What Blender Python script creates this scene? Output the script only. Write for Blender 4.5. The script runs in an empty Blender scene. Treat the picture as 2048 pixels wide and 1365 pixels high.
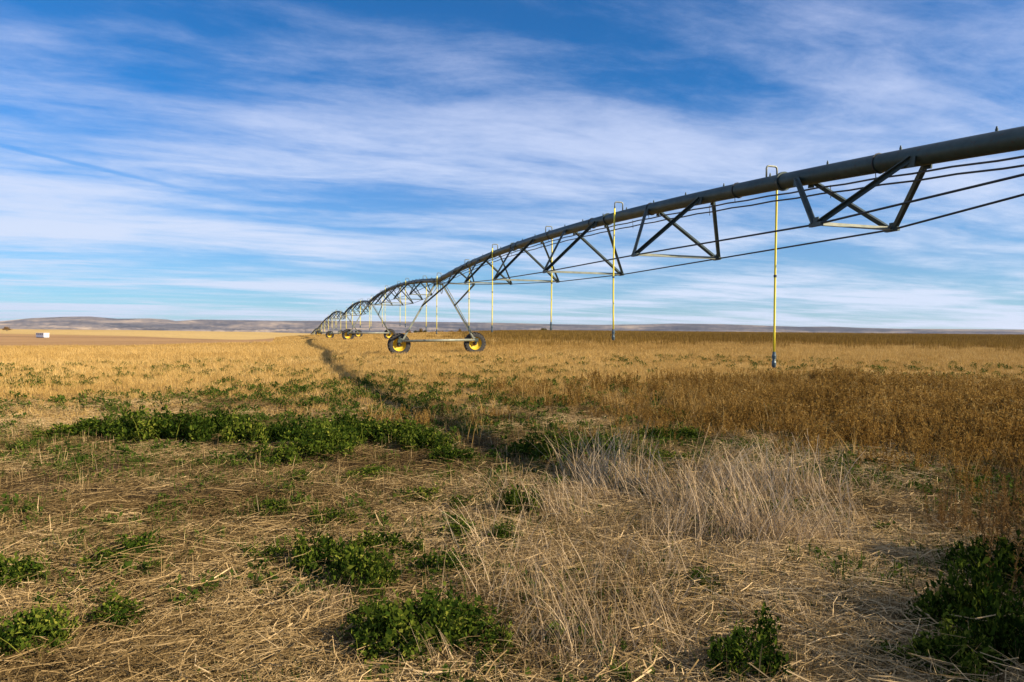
import bpy, bmesh, math, random
import numpy as np
from mathutils import Vector, Matrix, Euler

SC = bpy.context.scene
COL = SC.collection
rad = math.radians

# ------------------------------------------------------------------ camera
CAM_Z = 1.6
LENS = 24.0
FPX = LENS / 36.0 * 2048.0
cam_data = bpy.data.cameras.new('camera')
cam_data.lens = LENS
cam_data.sensor_width = 36.0
cam_data.clip_start = 0.05
cam_data.clip_end = 60000.0
cam = bpy.data.objects.new('camera', cam_data)
COL.objects.link(cam)
CAM_ROT = Matrix.Rotation(rad(90 - 0.88), 4, 'X') @ Matrix.Rotation(rad(0.475), 4, 'Z')
cam.matrix_world = Matrix.Translation((0, 0, CAM_Z)) @ CAM_ROT
SC.camera = cam

# ------------------------------------------------------------------ sun and sky
SUN_AZ, SUN_EL = 111.0, 29.0          # clockwise from the view direction (+Y), in degrees
SUN_DIR = Vector((math.sin(rad(SUN_AZ)) * math.cos(rad(SUN_EL)),
                  math.cos(rad(SUN_AZ)) * math.cos(rad(SUN_EL)), math.sin(rad(SUN_EL))))
sun_data = bpy.data.lights.new('sun', 'SUN')
sun_data.energy = 5.0
sun_data.angle = rad(0.5)
sun_data.color = (1.0, 0.86, 0.66)
sun = bpy.data.objects.new('sun', sun_data)
sun.rotation_euler = SUN_DIR.to_track_quat('Z', 'Y').to_euler()
sun.location = (40, -20, 60)
COL.objects.link(sun)


def N(nt, typ, ins=None, **props):
    n = nt.nodes.new(typ)
    for k, v in props.items():
        setattr(n, k, v)
    for k, v in (ins or {}).items():
        s = n.inputs[k]
        if isinstance(v, bpy.types.NodeSocket):
            nt.links.new(v, s)
        else:
            s.default_value = v
    return n


def M(nt, op, a, b=None, c=None, clamp=False):
    n = nt.nodes.new('ShaderNodeMath')
    n.operation = op
    n.use_clamp = clamp
    for i, v in enumerate((a, b, c)):
        if v is None:
            continue
        if isinstance(v, bpy.types.NodeSocket):
            nt.links.new(v, n.inputs[i])
        else:
            n.inputs[i].default_value = v
    return n.outputs[0]


def RAMP(nt, fac, stops, interp='LINEAR'):
    n = nt.nodes.new('ShaderNodeValToRGB')
    cr = n.color_ramp
    cr.interpolation = interp
    while len(cr.elements) > 1:
        cr.elements.remove(cr.elements[-1])
    for i, (p, c) in enumerate(stops):
        e = cr.elements[0] if i == 0 else cr.elements.new(p)
        e.position = p
        e.color = (c[0], c[1], c[2], 1) if hasattr(c, '__len__') else (c, c, c, 1)
    nt.links.new(fac, n.inputs[0])
    return n.outputs[0]


def MIX(nt, fac, a, b, blend='MIX'):
    n = nt.nodes.new('ShaderNodeMix')
    n.data_type = 'RGBA'
    n.blend_type = blend
    for s, v in ((n.inputs[0], fac), (n.inputs[6], a), (n.inputs[7], b)):
        if isinstance(v, bpy.types.NodeSocket):
            nt.links.new(v, s)
        elif hasattr(v, '__len__'):
            s.default_value = (v[0], v[1], v[2], 1)
        else:
            s.default_value = v
    return n.outputs[2]


world = bpy.data.worlds.new('World')
SC.world = world
world.use_nodes = True
nt = world.node_tree
nt.nodes.clear()
sky = N(nt, 'ShaderNodeTexSky', sky_type='NISHITA', sun_disc=False, sun_elevation=rad(SUN_EL),
        sun_rotation=rad(SUN_AZ), altitude=900.0, air_density=1.0, dust_density=0.0, ozone_density=4.0)
SKY_K = 0.052
tc = N(nt, 'ShaderNodeTexCoord').outputs['Generated']
sep = N(nt, 'ShaderNodeSeparateXYZ', {0: tc})
dx, dy, dz = sep.outputs
lowdir = M(nt, 'MULTIPLY', dz, 4.0, clamp=True)
tint = MIX(nt, lowdir, (0.36 * SKY_K, 0.80 * SKY_K, 1.05 * SKY_K), (0.24 * SKY_K, 0.98 * SKY_K, 1.50 * SKY_K))
blue = MIX(nt, 1.0, sky.outputs[0], tint, 'MULTIPLY')
zz = M(nt, 'ADD', M(nt, 'MAXIMUM', dz, 0.0), 0.045)
cu, cv = M(nt, 'DIVIDE', dx, zz), M(nt, 'DIVIDE', dy, zz)
# cirrus sheet on a high plane: streaks run along one wind direction
WA = rad(22)
su = M(nt, 'ADD', M(nt, 'MULTIPLY', cu, math.cos(WA)), M(nt, 'MULTIPLY', cv, math.sin(WA)))
sv = M(nt, 'SUBTRACT', M(nt, 'MULTIPLY', cv, math.cos(WA)), M(nt, 'MULTIPLY', cu, math.sin(WA)))


def streak(ku, kv, seed, scale, detail, rough, dist=0.0, warp=None, warp_k=0.0):
    a, b = M(nt, 'MULTIPLY', su, ku), M(nt, 'MULTIPLY', sv, kv)
    if warp is not None:
        b = M(nt, 'ADD', b, M(nt, 'MULTIPLY', warp, warp_k))
    v = N(nt, 'ShaderNodeCombineXYZ', {0: a, 1: b, 2: seed}).outputs[0]
    return N(nt, 'ShaderNodeTexNoise', {'Vector': v, 'Scale': scale, 'Detail': detail, 'Roughness': rough,
                                        'Distortion': dist}).outputs[0]


warp = streak(0.5, 0.8, 7.7, 1.0, 3.0, 0.5)
broad = streak(0.30, 0.62, 8.4, 1.0, 3.0, 0.5, 0.3)
fine = streak(0.75, 1.9, 11.3, 1.0, 9.0, 0.60, 0.35, warp, 1.3)
wisp = streak(5.0, 7.5, 5.1, 1.0, 10.0, 0.72, 0.2, warp, 3.0)
dens = M(nt, 'ADD', M(nt, 'MULTIPLY', broad, 1.25), M(nt, 'ADD', M(nt, 'MULTIPLY', fine, 0.80), M(nt, 'MULTIPLY', wisp, 0.25)))
cl = N(nt, 'ShaderNodeMapRange', {'Value': dens, 'From Min': 0.91, 'From Max': 1.43, 'To Min': 0.0, 'To Max': 1.0},
       interpolation_type='SMOOTHSTEP').outputs[0]
# the sheet is seen edge-on near the horizon, so it thickens there
low = N(nt, 'ShaderNodeMapRange', {'Value': dz, 'From Min': 0.0, 'From Max': 0.30, 'To Min': 0.30, 'To Max': 0.0}).outputs[0]
cl = M(nt, 'ADD', M(nt, 'MULTIPLY', cl, 0.80), low, clamp=True)
# a contrail's shadow, painted into the sheet as a dark line on the left
d1 = Vector(CAM_ROT.to_3x3() @ Vector(((60 - 1024) / FPX, -(305 - 682.5) / FPX, -1.0)))
d2 = Vector(CAM_ROT.to_3x3() @ Vector(((470 - 1024) / FPX, -(402 - 682.5) / FPX, -1.0)))
pl = d1.cross(d2).normalized()
off = N(nt, 'ShaderNodeVectorMath', {0: tc, 1: pl}, operation='DOT_PRODUCT').outputs['Value']
off = M(nt, 'ABSOLUTE', M(nt, 'ADD', off, M(nt, 'MULTIPLY', M(nt, 'SUBTRACT', wisp, 0.5), 0.006)))
trail_shadow = N(nt, 'ShaderNodeMapRange', {'Value': off, 'From Min': 0.0005, 'From Max': 0.0042, 'To Min': 0.55, 'To Max': 0.0}, interpolation_type='SMOOTHSTEP').outputs[0]
trail_shadow = M(nt, 'MULTIPLY', trail_shadow, N(nt, 'ShaderNodeMapRange', {'Value': M(nt, 'DIVIDE', dx, M(nt, 'MAXIMUM', dy, 0.05)), 'From Min': -0.60, 'From Max': -0.36, 'To Min': 1.0, 'To Max': 0.0}).outputs[0])
trail_shadow = M(nt, 'MULTIPLY', trail_shadow, M(nt, 'GREATER_THAN', dy, 0.05))
cl = M(nt, 'MULTIPLY', cl, M(nt, 'SUBTRACT', 1.0, trail_shadow))
cloud_col = MIX(nt, M(nt, 'MULTIPLY', dz, 2.2, clamp=True), (0.37, 0.43, 0.53), (0.345, 0.385, 0.545))
skymix = MIX(nt, cl, blue, cloud_col)
bg = N(nt, 'ShaderNodeBackground', {'Color': skymix, 'Strength': 1.0})
out = N(nt, 'ShaderNodeOutputWorld', {'Surface': bg.outputs[0]})

SC.view_settings.view_transform = 'Standard'
SC.view_settings.look = 'None'
SC.view_settings.exposure = 0.9
SC.view_settings.gamma = 1.0
SC.view_settings.use_curve_mapping = False
SC.cycles.max_bounces = 3
SC.cycles.diffuse_bounces = 1
SC.cycles.glossy_bounces = 2
SC.cycles.transmission_bounces = 2
SC.cycles.transparent_max_bounces = 4

# ------------------------------------------------------------------ helpers
rng = np.random.default_rng(11)


def hash2(ix, iy, seed):
    h = (ix.astype(np.int64) * 374761393 + iy.astype(np.int64) * 668265263 + seed * 1442695041) & 0x7fffffff
    h = (h ^ (h >> 13)) * 1274126177 & 0x7fffffff
    h = (h ^ (h >> 16)) & 0xffff
    return h / 65535.0


def vnoise(x, y, seed=0):
    x, y = np.asarray(x, float), np.asarray(y, float)
    ix, iy = np.floor(x), np.floor(y)
    fx, fy = x - ix, y - iy
    fx, fy = fx * fx * (3 - 2 * fx), fy * fy * (3 - 2 * fy)
    a, b = hash2(ix, iy, seed), hash2(ix + 1, iy, seed)
    c, d = hash2(ix, iy + 1, seed), hash2(ix + 1, iy + 1, seed)
    return (a * (1 - fx) + b * fx) * (1 - fy) + (c * (1 - fx) + d * fx) * fy


def fbm(x, y, seed=0, oct=4, gain=0.5):
    x, y = np.asarray(x, float), np.asarray(y, float)
    s, a, t = 0.0, 1.0, 0.0
    for k in range(oct):
        s = s + a * vnoise(x * 2 ** k + 17.3 * k, y * 2 ** k - 9.1 * k, seed + k)
        t += a
        a *= gain
    return s / t


def sstep(a, b, x):
    t = np.clip((np.asarray(x, float) - a) / (b - a), 0, 1)
    return t * t * (3 - 2 * t)


# ------------------------------------------------------------------ the lie of the land (height in metres)
T_AZ = np.array([-46, -30, -22, -15, -11, -6, 2, 15, 37, 60], float)
T_R = np.array([0.1, 5, 8, 12, 20, 37, 69, 101, 135, 165, 200, 300, 500, 800, 1500, 2500, 9000], float)
T_Z = np.array([
    [0] * 10,
    [0] * 10,
    [0, 0, 0, 0, 0, 0, 0, 0, -.2, -.4],
    [.03, .03, .03, .03, .03, .03, .03, 0, -.12, -.3],
    [.10, .10, .12, .12, .12, .12, .12, .12, .02, -.1],
    [.05, .05, .14, .22, .23, .31, .40, .45, .38, .3],
    [.08, .10, .25, .45, .51, .62, .78, .85, .78, .6],
    [-.3, -.2, 0, .13, .40, .80, 1.0, 1.08, 1.0, 1.0],
    [-1, -.9, -.5, .47, .62, 1.0, 1.22, 1.22, 1.15, 1.15],
    [-1.5, -1.5, -1.5, -1.9, -.5, .8, 1.25, 1.2, 1.1, 1.1],
    [-1.7, -2, -2.8, -3.7, -2, 0, .8, .8, .7, .7],
    [-1.5, -2, -3, -4, -4, -3, -2, -2, -2, -2],
    [.3, -.1, -.7, -1.6, -4, -8, -8, -8, -8, -8],
    [-6, -6, -7, -8, -9, -10, -10, -10, -10, -10],
    [-25] * 10, [-32] * 10, [-32] * 10], float)


def H(x, y):
    x, y = np.asarray(x, float), np.asarray(y, float)
    r = np.hypot(x, y)
    az = np.degrees(np.arctan2(x, y))
    az = np.where(az > 120, 120 - (az - 120) * 1.5, az)
    az = np.clip(az, T_AZ[0], T_AZ[-1])
    lr = np.log(np.maximum(r, 0.1))
    cols = np.stack([np.interp(lr, np.log(T_R), T_Z[:, k]) for k in range(len(T_AZ))], -1)
    k = np.clip(np.searchsorted(T_AZ, az, side='right') - 1, 0, len(T_AZ) - 2)
    t = (az - T_AZ[k]) / (T_AZ[k + 1] - T_AZ[k])
    t = t * t * (3 - 2 * t)
    z0 = np.take_along_axis(cols, k[..., None], -1)[..., 0]
    z1 = np.take_along_axis(cols, k[..., None] + 1, -1)[..., 0]
    z = z0 * (1 - t) + z1 * t
    near = 1 - sstep(20, 60, r)
    z = z + near * (0.11 * (fbm(x * 0.9, y * 0.9, 5, 3) - 0.5) + 0.07 * (fbm(x * 2.6, y * 2.6, 9, 2) - 0.5))
    z = z + sstep(60, 200, r) * 0.25 * (fbm(x * 0.02, y * 0.02, 21, 3) - 0.5)
    return z


def h1(x, y):
    return float(H(np.array([x]), np.array([y]))[0])


CAM_R3 = np.array(CAM_ROT.to_3x3())


def ground_at(px, py):
    """where the sight line through a photograph pixel meets the ground"""
    d = CAM_R3 @ np.array([(px - 1024) / FPX, -(py - 682.5) / FPX, -1.0])
    t = -CAM_Z / d[2]
    for _ in range(12):
        t = (h1(d[0] * t, d[1] * t) - CAM_Z) / d[2]
    return float(d[0] * t), float(d[1] * t)


# ------------------------------------------------------------------ mesh building
class MB:
    def __init__(self):
        self.v, self.f, self.n = [], [], 0

    def add(self, verts, faces):
        self.v.extend([tuple(map(float, p)) for p in verts])
        self.f.extend([tuple(i + self.n for i in f) for f in faces])
        self.n += len(verts)

    def box(self, a, b, wu, wv, up=(0, 0, 1)):
        """a bar from a to b, wu wide across and wv deep along up"""
        a, b = np.array(a, float), np.array(b, float)
        d = b - a
        d /= np.linalg.norm(d)
        u = np.cross(d, np.array(up, float))
        if np.linalg.norm(u) < 1e-4:
            u = np.cross(d, np.array([1.0, 0, 0]))
        u /= np.linalg.norm(u)
        w = np.cross(u, d)
        vs = [p + u * sx * wu / 2 + w * sy * wv / 2 for p in (a, b) for sx, sy in ((-1, -1), (1, -1), (1, 1), (-1, 1))]
        self.add(vs, [(1, 2, 3, 0), (7, 6, 5, 4), (4, 5, 1, 0), (5, 6, 2, 1), (6, 7, 3, 2), (7, 4, 0, 3)])

    def angle(self, a, b, w, t, up):
        """an L-section bar"""
        a, b = np.array(a, float), np.array(b, float)
        d = b - a
        d /= np.linalg.norm(d)
        u = np.cross(d, np.array(up, float))
        u /= np.linalg.norm(u)
        v = np.cross(u, d)
        prof = [(0, 0), (w, 0), (w, t), (t, t), (t, w), (0, w)]
        vs = [p + u * (x - w * 0.3) + v * (y - w * 0.3) for p in (a, b) for x, y in prof]
        fs = [(i, (i + 1) % 6, 6 + (i + 1) % 6, 6 + i) for i in range(6)]
        fs += [(0, 5, 4, 3), (0, 3, 2, 1), (6, 9, 10, 11), (6, 7, 8, 9)]
        self.add(vs, fs)

    def tube(self, pts, r, seg=8, caps=True):
        pts = [np.array(p, float) for p in pts]
        n = len(pts)
        rs = r if hasattr(r, '__len__') else [r] * n
        d0 = pts[1] - pts[0]
        ref = np.array([0, 0, 1.0]) if abs(d0[2]) < 0.9 * np.linalg.norm(d0) else np.array([1.0, 0, 0])
        u = np.cross(d0, ref)
        u /= np.linalg.norm(u)
        vs = []
        for i, p in enumerate(pts):
            d = pts[min(i + 1, n - 1)] - pts[max(i - 1, 0)]
            d = d / np.linalg.norm(d)
            u = u - d * np.dot(u, d)
            u /= np.linalg.norm(u)
            w = np.cross(d, u)
            for k in range(seg):
                a = 2 * math.pi * k / seg
                vs.append(p + (u * math.cos(a) + w * math.sin(a)) * rs[i])
        fs = [(i * seg + k, i * seg + (k + 1) % seg, (i + 1) * seg + (k + 1) % seg, (i + 1) * seg + k)
              for i in range(n - 1) for k in range(seg)]
        if caps:
            fs += [tuple(range(seg - 1, -1, -1)), tuple((n - 1) * seg + k for k in range(seg))]
        self.add(vs, fs)

    def lathe(self, prof, seg, axis_o, ax, u):
        """revolve (radius, offset) pairs round the axis ax through axis_o"""
        ax, u = np.array(ax, float), np.array(u, float)
        w = np.cross(ax, u)
        o = np.array(axis_o, float)
        n = len(prof)
        vs = [o + ax * z + (u * math.cos(2 * math.pi * k / seg) + w * math.sin(2 * math.pi * k / seg)) * r
              for k in range(seg) for r, z in prof]
        fs = [(k * n + i, k * n + i + 1, ((k + 1) % seg) * n + i + 1, ((k + 1) % seg) * n + i)
              for k in range(seg) for i in range(n - 1)]
        self.add(vs, fs)

    def mesh(self, name, material, smooth=False):
        me = bpy.data.meshes.new(name)
        me.from_pydata(self.v, [], self.f)
        if material:
            me.materials.append(material)
        if smooth:
            me.polygons.foreach_set('use_smooth', [True] * len(me.polygons))
        me.update()
        return me

    def build(self, name, material, parent=None, smooth=False, origin=None):
        if origin is not None:
            self.v = [(x - origin[0], y - origin[1], z - origin[2]) for x, y, z in self.v]
        o = bpy.data.objects.new(name, self.mesh(name, material, smooth))
        COL.objects.link(o)
        if parent is not None:
            o.parent = parent
        if origin is not None:
            o.location = origin
        return o


def tag(o, label=None, cat=None, group=None, kind=None):
    for k, v in (('label', label), ('category', cat), ('group', group), ('kind', kind)):
        if v:
            o[k] = v
    return o


def empty(name, loc):
    o = bpy.data.objects.new(name, None)
    o.location = loc
    o.empty_display_size = 0.3
    COL.objects.link(o)
    return o


def new_mat(name):
    m = bpy.data.materials.new(name)
    m.use_nodes = True
    m.node_tree.nodes.clear()
    return m, m.node_tree


def surf(nt, bsdf, bump=None):
    N(nt, 'ShaderNodeOutputMaterial', {'Surface': bsdf})


def metal_mat(name, ca, cb, rough=0.45, metallic=0.6, scale=6.0, spot=None):
    m, nt = new_mat(name)
    p = N(nt, 'ShaderNodeTexCoord').outputs['Object']
    n1 = N(nt, 'ShaderNodeTexNoise', {'Vector': p, 'Scale': scale, 'Detail': 6.0, 'Roughness': 0.65}).outputs[0]
    n2 = N(nt, 'ShaderNodeTexNoise', {'Vector': p, 'Scale': scale * 9, 'Detail': 3.0}).outputs[0]
    col = MIX(nt, RAMP(nt, n1, [(0.32, 0), (0.7, 1)]), ca, cb)
    if spot:
        col = MIX(nt, M(nt, 'MULTIPLY', RAMP(nt, n2, [(0.60, 0), (0.68, 1)]), 0.6), col, spot)
    r = M(nt, 'ADD', rough - 0.12, M(nt, 'MULTIPLY', n2, 0.25))
    b = N(nt, 'ShaderNodeBump', {'Height': n2, 'Strength': 0.08, 'Distance': 0.01}).outputs[0]
    s = N(nt, 'ShaderNodeBsdfPrincipled', {'Base Color': col, 'Roughness': r, 'Metallic': metallic, 'Normal': b})
    surf(nt, s.outputs[0])
    return m


def veg_mat(name, stops, transl=0.25, spread=0.45, rough=0.9, use_tint=True):
    """plant colour: a ramp driven by each tuft's own tint and each stalk's own shade"""
    m, nt = new_mat(name)
    at = N(nt, 'ShaderNodeAttribute', attribute_name='rnd').outputs['Fac']
    if use_tint:
        ti = N(nt, 'ShaderNodeAttribute', attribute_name='tint', attribute_type='INSTANCER').outputs['Fac']
    else:
        ti = N(nt, 'ShaderNodeObjectInfo').outputs['Random']
    fac = M(nt, 'ADD', M(nt, 'MULTIPLY', ti, 1 - spread), M(nt, 'MULTIPLY', at, spread), clamp=True)
    col = RAMP(nt, fac, stops)
    d = N(nt, 'ShaderNodeBsdfDiffuse', {'Color': col, 'Roughness': 0.6})
    t = N(nt, 'ShaderNodeBsdfTranslucent', {'Color': col})
    mx = N(nt, 'ShaderNodeMixShader', {0: transl, 1: d.outputs[0], 2: t.outputs[0]})
    surf(nt, mx.outputs[0])
    return m


# ------------------------------------------------------------------ ground, hills
STRAW_A, STRAW_B = (0.20, 0.135, 0.07), (0.34, 0.24, 0.13)


def zone_colour(x, y):
    """the ground's own colour: litter, stubble floor, the brown field, the far harvested fields"""
    r = np.hypot(x, y)
    az = np.degrees(np.arctan2(x, y))
    n = fbm(x * 0.13, y * 0.13, 31, 4)
    nf = fbm(x * 0.012, y * 0.03, 41, 4)
    soil = np.array([0.055, 0.036, 0.018])
    gold = np.array([0.40, 0.255, 0.085])
    brown = np.array([0.17, 0.098, 0.026])
    tan = np.array([0.33, 0.19, 0.075])
    farg = np.array([0.47, 0.315, 0.105])
    c = soil[None] * np.ones((len(x), 1))
    w = sstep(9, 26, r)[:, None]
    c = c * (1 - w) + (gold * (0.75 + 0.5 * n[:, None])) * w
    # the right side from some way out carries a brown standing crop
    wb = (sstep(-8, 6, az + 10 * (nf - 0.5)) * sstep(48, 70, r + 14 * (n - 0.5)))[:, None]
    c = c * (1 - wb) + brown * (0.8 + 0.4 * n[:, None]) * wb
    # the left side beyond the stubble: a tan worked field, then a golden one on the ridge
    wl = ((1 - sstep(-13, -9, az)) * sstep(62, 66, r * (1 + 0.1 * np.sin(az * 0.12))))[:, None]
    c = c * (1 - wl) + tan * (0.85 + 0.35 * nf[:, None]) * wl
    wg = ((1 - sstep(-13, -9, az)) * sstep(300, 330, r + 3.2 * (az + 30) + 25 * (nf - 0.5)))[:, None]
    c = c * (1 - wg) + farg * (0.85 + 0.3 * nf[:, None]) * wg
    # dark weedy margins along the field edges
    for r0, wd, k in ((64, 3.0, 0.75), (101, 2.0, 0.5), (292, 5.0, 0.7)):
        e = np.exp(-((r * (1 + 0.1 * np.sin(az * 0.12)) + (3.2 * (az + 30) if r0 > 200 else 0) - r0) / wd) ** 2)
        e = (e * k * (1 - sstep(-15, -12, az)) * sstep(0.35, 0.6, nf if r0 == 101 else nf + 0.25))[:, None]
        c = c * (1 - e) + np.array([0.10, 0.065, 0.02]) * e
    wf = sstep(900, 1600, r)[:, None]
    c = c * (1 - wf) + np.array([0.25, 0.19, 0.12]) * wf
    return c


def grid_mesh(name, X, Y, Z, material, cols=None, wrap=False):
    nr, na = X.shape
    verts = np.stack([X, Y, Z], -1).reshape(-1, 3)
    i = np.arange(nr - 1)[:, None] * na
    j = np.arange(na if wrap else na - 1)[None, :]
    j2 = (j + 1) % na
    q = np.stack([i + j, i + j2, i + na + j2, i + na + j], -1).reshape(-1, 4)
    me = bpy.data.meshes.new(name)
    me.from_pydata(verts.tolist(), [], q.tolist())
    me.polygons.foreach_set('use_smooth', [True] * len(me.polygons))
    if cols is not None:
        a = me.color_attributes.new('zone', 'FLOAT_COLOR', 'POINT')
        c4 = np.concatenate([cols, np.ones((len(cols), 1))], 1)
        a.data.foreach_set('color', c4.astype(np.float32).ravel())
    me.materials.append(material)
    me.update()
    o = bpy.data.objects.new(name, me)
    COL.objects.link(o)
    return o


def ground_material():
    m, nt = new_mat('field_ground')
    zone = N(nt, 'ShaderNodeAttribute', attribute_name='zone').outputs['Color']
    p = N(nt, 'ShaderNodeTexCoord').outputs['Object']
    a = N(nt, 'ShaderNodeTexNoise', {'Vector': p, 'Scale': 7.0, 'Detail': 8.0, 'Roughness': 0.7}).outputs[0]
    b = N(nt, 'ShaderNodeTexNoise', {'Vector': p, 'Scale': 0.55, 'Detail': 6.0, 'Roughness': 0.65}).outputs[0]
    st = N(nt, 'ShaderNodeMapping', {'Vector': p, 'Scale': (0.12, 0.75, 1.0), 'Rotation': (0, 0, rad(6))}).outputs[0]
    c = N(nt, 'ShaderNodeTexNoise', {'Vector': st, 'Scale': 0.6, 'Detail': 5.0, 'Roughness': 0.6}).outputs[0]
    k = M(nt, 'ADD', M(nt, 'MULTIPLY', a, 0.7), M(nt, 'ADD', M(nt, 'MULTIPLY', b, 0.55), M(nt, 'MULTIPLY', c, 0.6)))
    v = RAMP(nt, M(nt, 'MULTIPLY', k, 0.55), [(0.30, 0.42), (0.5, 0.95), (0.72, 1.45)])
    col = MIX(nt, 1.0, zone, v, 'MULTIPLY')
    bump = N(nt, 'ShaderNodeBump', {'Height': a, 'Strength': 0.9, 'Distance': 0.05}).outputs[0]
    s = N(nt, 'ShaderNodeBsdfPrincipled', {'Base Color': col, 'Roughness': 0.95, 'Specular IOR Level': 0.1, 'Normal': bump})
    surf(nt, s.outputs[0])
    return m


rings = np.concatenate([[0.05], np.geomspace(0.8, 60, 150), np.geomspace(61.5, 900, 150), np.geomspace(950, 9000, 24)])
angs = np.radians(np.concatenate([np.linspace(-62, 66, 420), np.linspace(68, 296, 70)]))
RR, AA = np.meshgrid(rings, angs, indexing='ij')
GX, GY = RR * np.sin(AA), RR * np.cos(AA)
GZ = H(GX.ravel(), GY.ravel()).reshape(GX.shape)
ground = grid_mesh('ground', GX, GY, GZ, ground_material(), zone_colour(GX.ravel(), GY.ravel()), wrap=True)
tag(ground, kind='structure')


def hill_material():
    m, nt = new_mat('hill_scrub')
    p = N(nt, 'ShaderNodeTexCoord').outputs['Object']
    st = N(nt, 'ShaderNodeMapping', {'Vector': p, 'Scale': (0.0022, 0.0022, 0.030)}).outputs[0]
    a = N(nt, 'ShaderNodeTexNoise', {'Vector': st, 'Scale': 1.0, 'Detail': 7.0, 'Roughness': 0.62, 'Distortion': 0.7}).outputs[0]
    b = N(nt, 'ShaderNodeTexNoise', {'Vector': p, 'Scale': 0.012, 'Detail': 6.0, 'Roughness': 0.7}).outputs[0]
    f = M(nt, 'ADD', M(nt, 'MULTIPLY', a, 0.7), M(nt, 'MULTIPLY', b, 0.3))
    col = RAMP(nt, f, [(0.38, (0.025, 0.03, 0.04)), (0.47, (0.075, 0.07, 0.072)), (0.54, (0.165, 0.135, 0.112)), (0.63, (0.34, 0.26, 0.175))])
    s = N(nt, 'ShaderNodeBsdfDiffuse', {'Color': col, 'Roughness': 1.0})
    surf(nt, s.outputs[0])
    return m


SKYLINE = [(-500, 644), (-200, 645), (0, 643), (60, 637), (130, 634), (180, 633.5), (235, 638), (300, 637.5), (335, 639.5),
           (352, 642.5), (400, 639.5), (450, 640.5), (500, 641), (560, 642), (640, 642), (750, 643), (850, 644), (1000, 646),
           (1090, 648.5), (1200, 650), (1290, 649), (1350, 647.5), (1450, 649), (1540, 652), (1600, 654), (1660, 653.5),
           (1720, 656), (1800, 658), (2048, 659.5), (2300, 660), (2900, 664)]
saz, sel = [], []
for px, py in SKYLINE:
    d = CAM_R3 @ np.array([(px - 1024) / FPX, -(py - 682.5) / FPX, -1.0])
    saz.append(math.degrees(math.atan2(d[0], d[1])))
    sel.append(d[2] / math.hypot(d[0], d[1]))
haz = np.radians(np.linspace(-60, 66, 900))
hr = np.concatenate([np.linspace(2600, 4300, 60), np.linspace(4330, 5600, 12)])
HR, HA = np.meshgrid(hr, haz, indexing='ij')
crest = np.interp(np.degrees(HA), saz, sel) * 4300 + CAM_Z
wander = fbm(np.degrees(HA) * 0.35, HR * 0.0, 61, 3)
t = np.clip((HR - 2600) / 1700, 0, 1)
prof = 0.10 * t + 0.30 * sstep(0.25, 0.55, t + 0.25 * (wander - 0.5)) + 0.60 * sstep(0.68, 0.99, t)
gul = np.abs(fbm(np.degrees(HA) * 1.9, HR * 0.0018, 71, 4) - 0.5) * 2
gul2 = np.abs(fbm(np.degrees(HA) * 5.5, HR * 0.004, 81, 3) - 0.5) * 2
bump_k = np.sin(np.clip(t, 0, 1) * math.pi) ** 0.8
base = -38.0
HZ = base + (crest - base) * prof - bump_k * (26 * (0.5 - gul) * -1 + 10 * (gul2 - 0.5)) * 0.55 * (1 - sstep(0.93, 1.0, t))
HZ = np.where(t >= 1, crest - (HR - 4300) * 0.004, np.minimum(HZ, base + (crest - base) * (0.35 + 0.65 * t) + 1))
hills = grid_mesh('hills', HR * np.sin(HA), HR * np.cos(HA), HZ, hill_material())
tag(hills, kind='structure')

# ------------------------------------------------------------------ the irrigation machine
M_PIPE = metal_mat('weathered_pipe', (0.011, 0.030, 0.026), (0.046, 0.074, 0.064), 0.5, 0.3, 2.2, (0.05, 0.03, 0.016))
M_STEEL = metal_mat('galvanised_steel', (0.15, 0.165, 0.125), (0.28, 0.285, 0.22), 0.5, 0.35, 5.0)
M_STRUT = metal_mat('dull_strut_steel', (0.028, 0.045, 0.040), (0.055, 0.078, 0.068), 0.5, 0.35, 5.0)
M_ROD = metal_mat('dark_rod_steel', (0.02, 0.024, 0.024), (0.04, 0.044, 0.04), 0.5, 0.4, 8.0)
M_BLACK = metal_mat('black_cable', (0.018, 0.02, 0.02), (0.035, 0.035, 0.035), 0.5, 0.0, 8.0)
M_TYRE = metal_mat('tyre_rubber', (0.02, 0.02, 0.019), (0.05, 0.045, 0.037), 0.85, 0.0, 4.0)
M_RIM = metal_mat('yellow_rim_paint', (0.60, 0.37, 0.015), (0.82, 0.55, 0.025), 0.55, 0.0, 5.0, (0.22, 0.13, 0.03))
M_HOSE = metal_mat('yellow_hose', (0.78, 0.62, 0.02), (0.86, 0.72, 0.05), 0.5, 0.0, 4.0)
M_NOZZLE = metal_mat('grey_nozzle', (0.035, 0.06, 0.07), (0.09, 0.13, 0.145), 0.4, 0.2, 20.0)

WHEEL_R, BASE_W = 0.60, 4.14
PIPE_R = 0.125
# tower joints of the pipe: (x, y, height of the pipe); the pipe runs straight across the field
TOWERS = [(6.38, 4.7, 3.45), (-3.98, 36.7, 4.25), (-14.44, 69.0, 4.37), (-24.87, 101.2, 3.86),
          (-35.60, 133.4, 4.12), (-46.60, 165.0, 1.75), (-57.60, 197.0, 0.35)]
RISE = [0.67, 0.56, 0.62, 0.60, 0.45, 0.5]

root = empty('center_pivot_irrigator', (TOWERS[1][0], TOWERS[1][1], h1(*TOWERS[1][:2])))
tag(root, 'long galvanised irrigation machine on yellow-rimmed wheels with arched pipe spans and yellow drop hoses',
    'irrigation machine')
RO = np.array(root.location)


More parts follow.
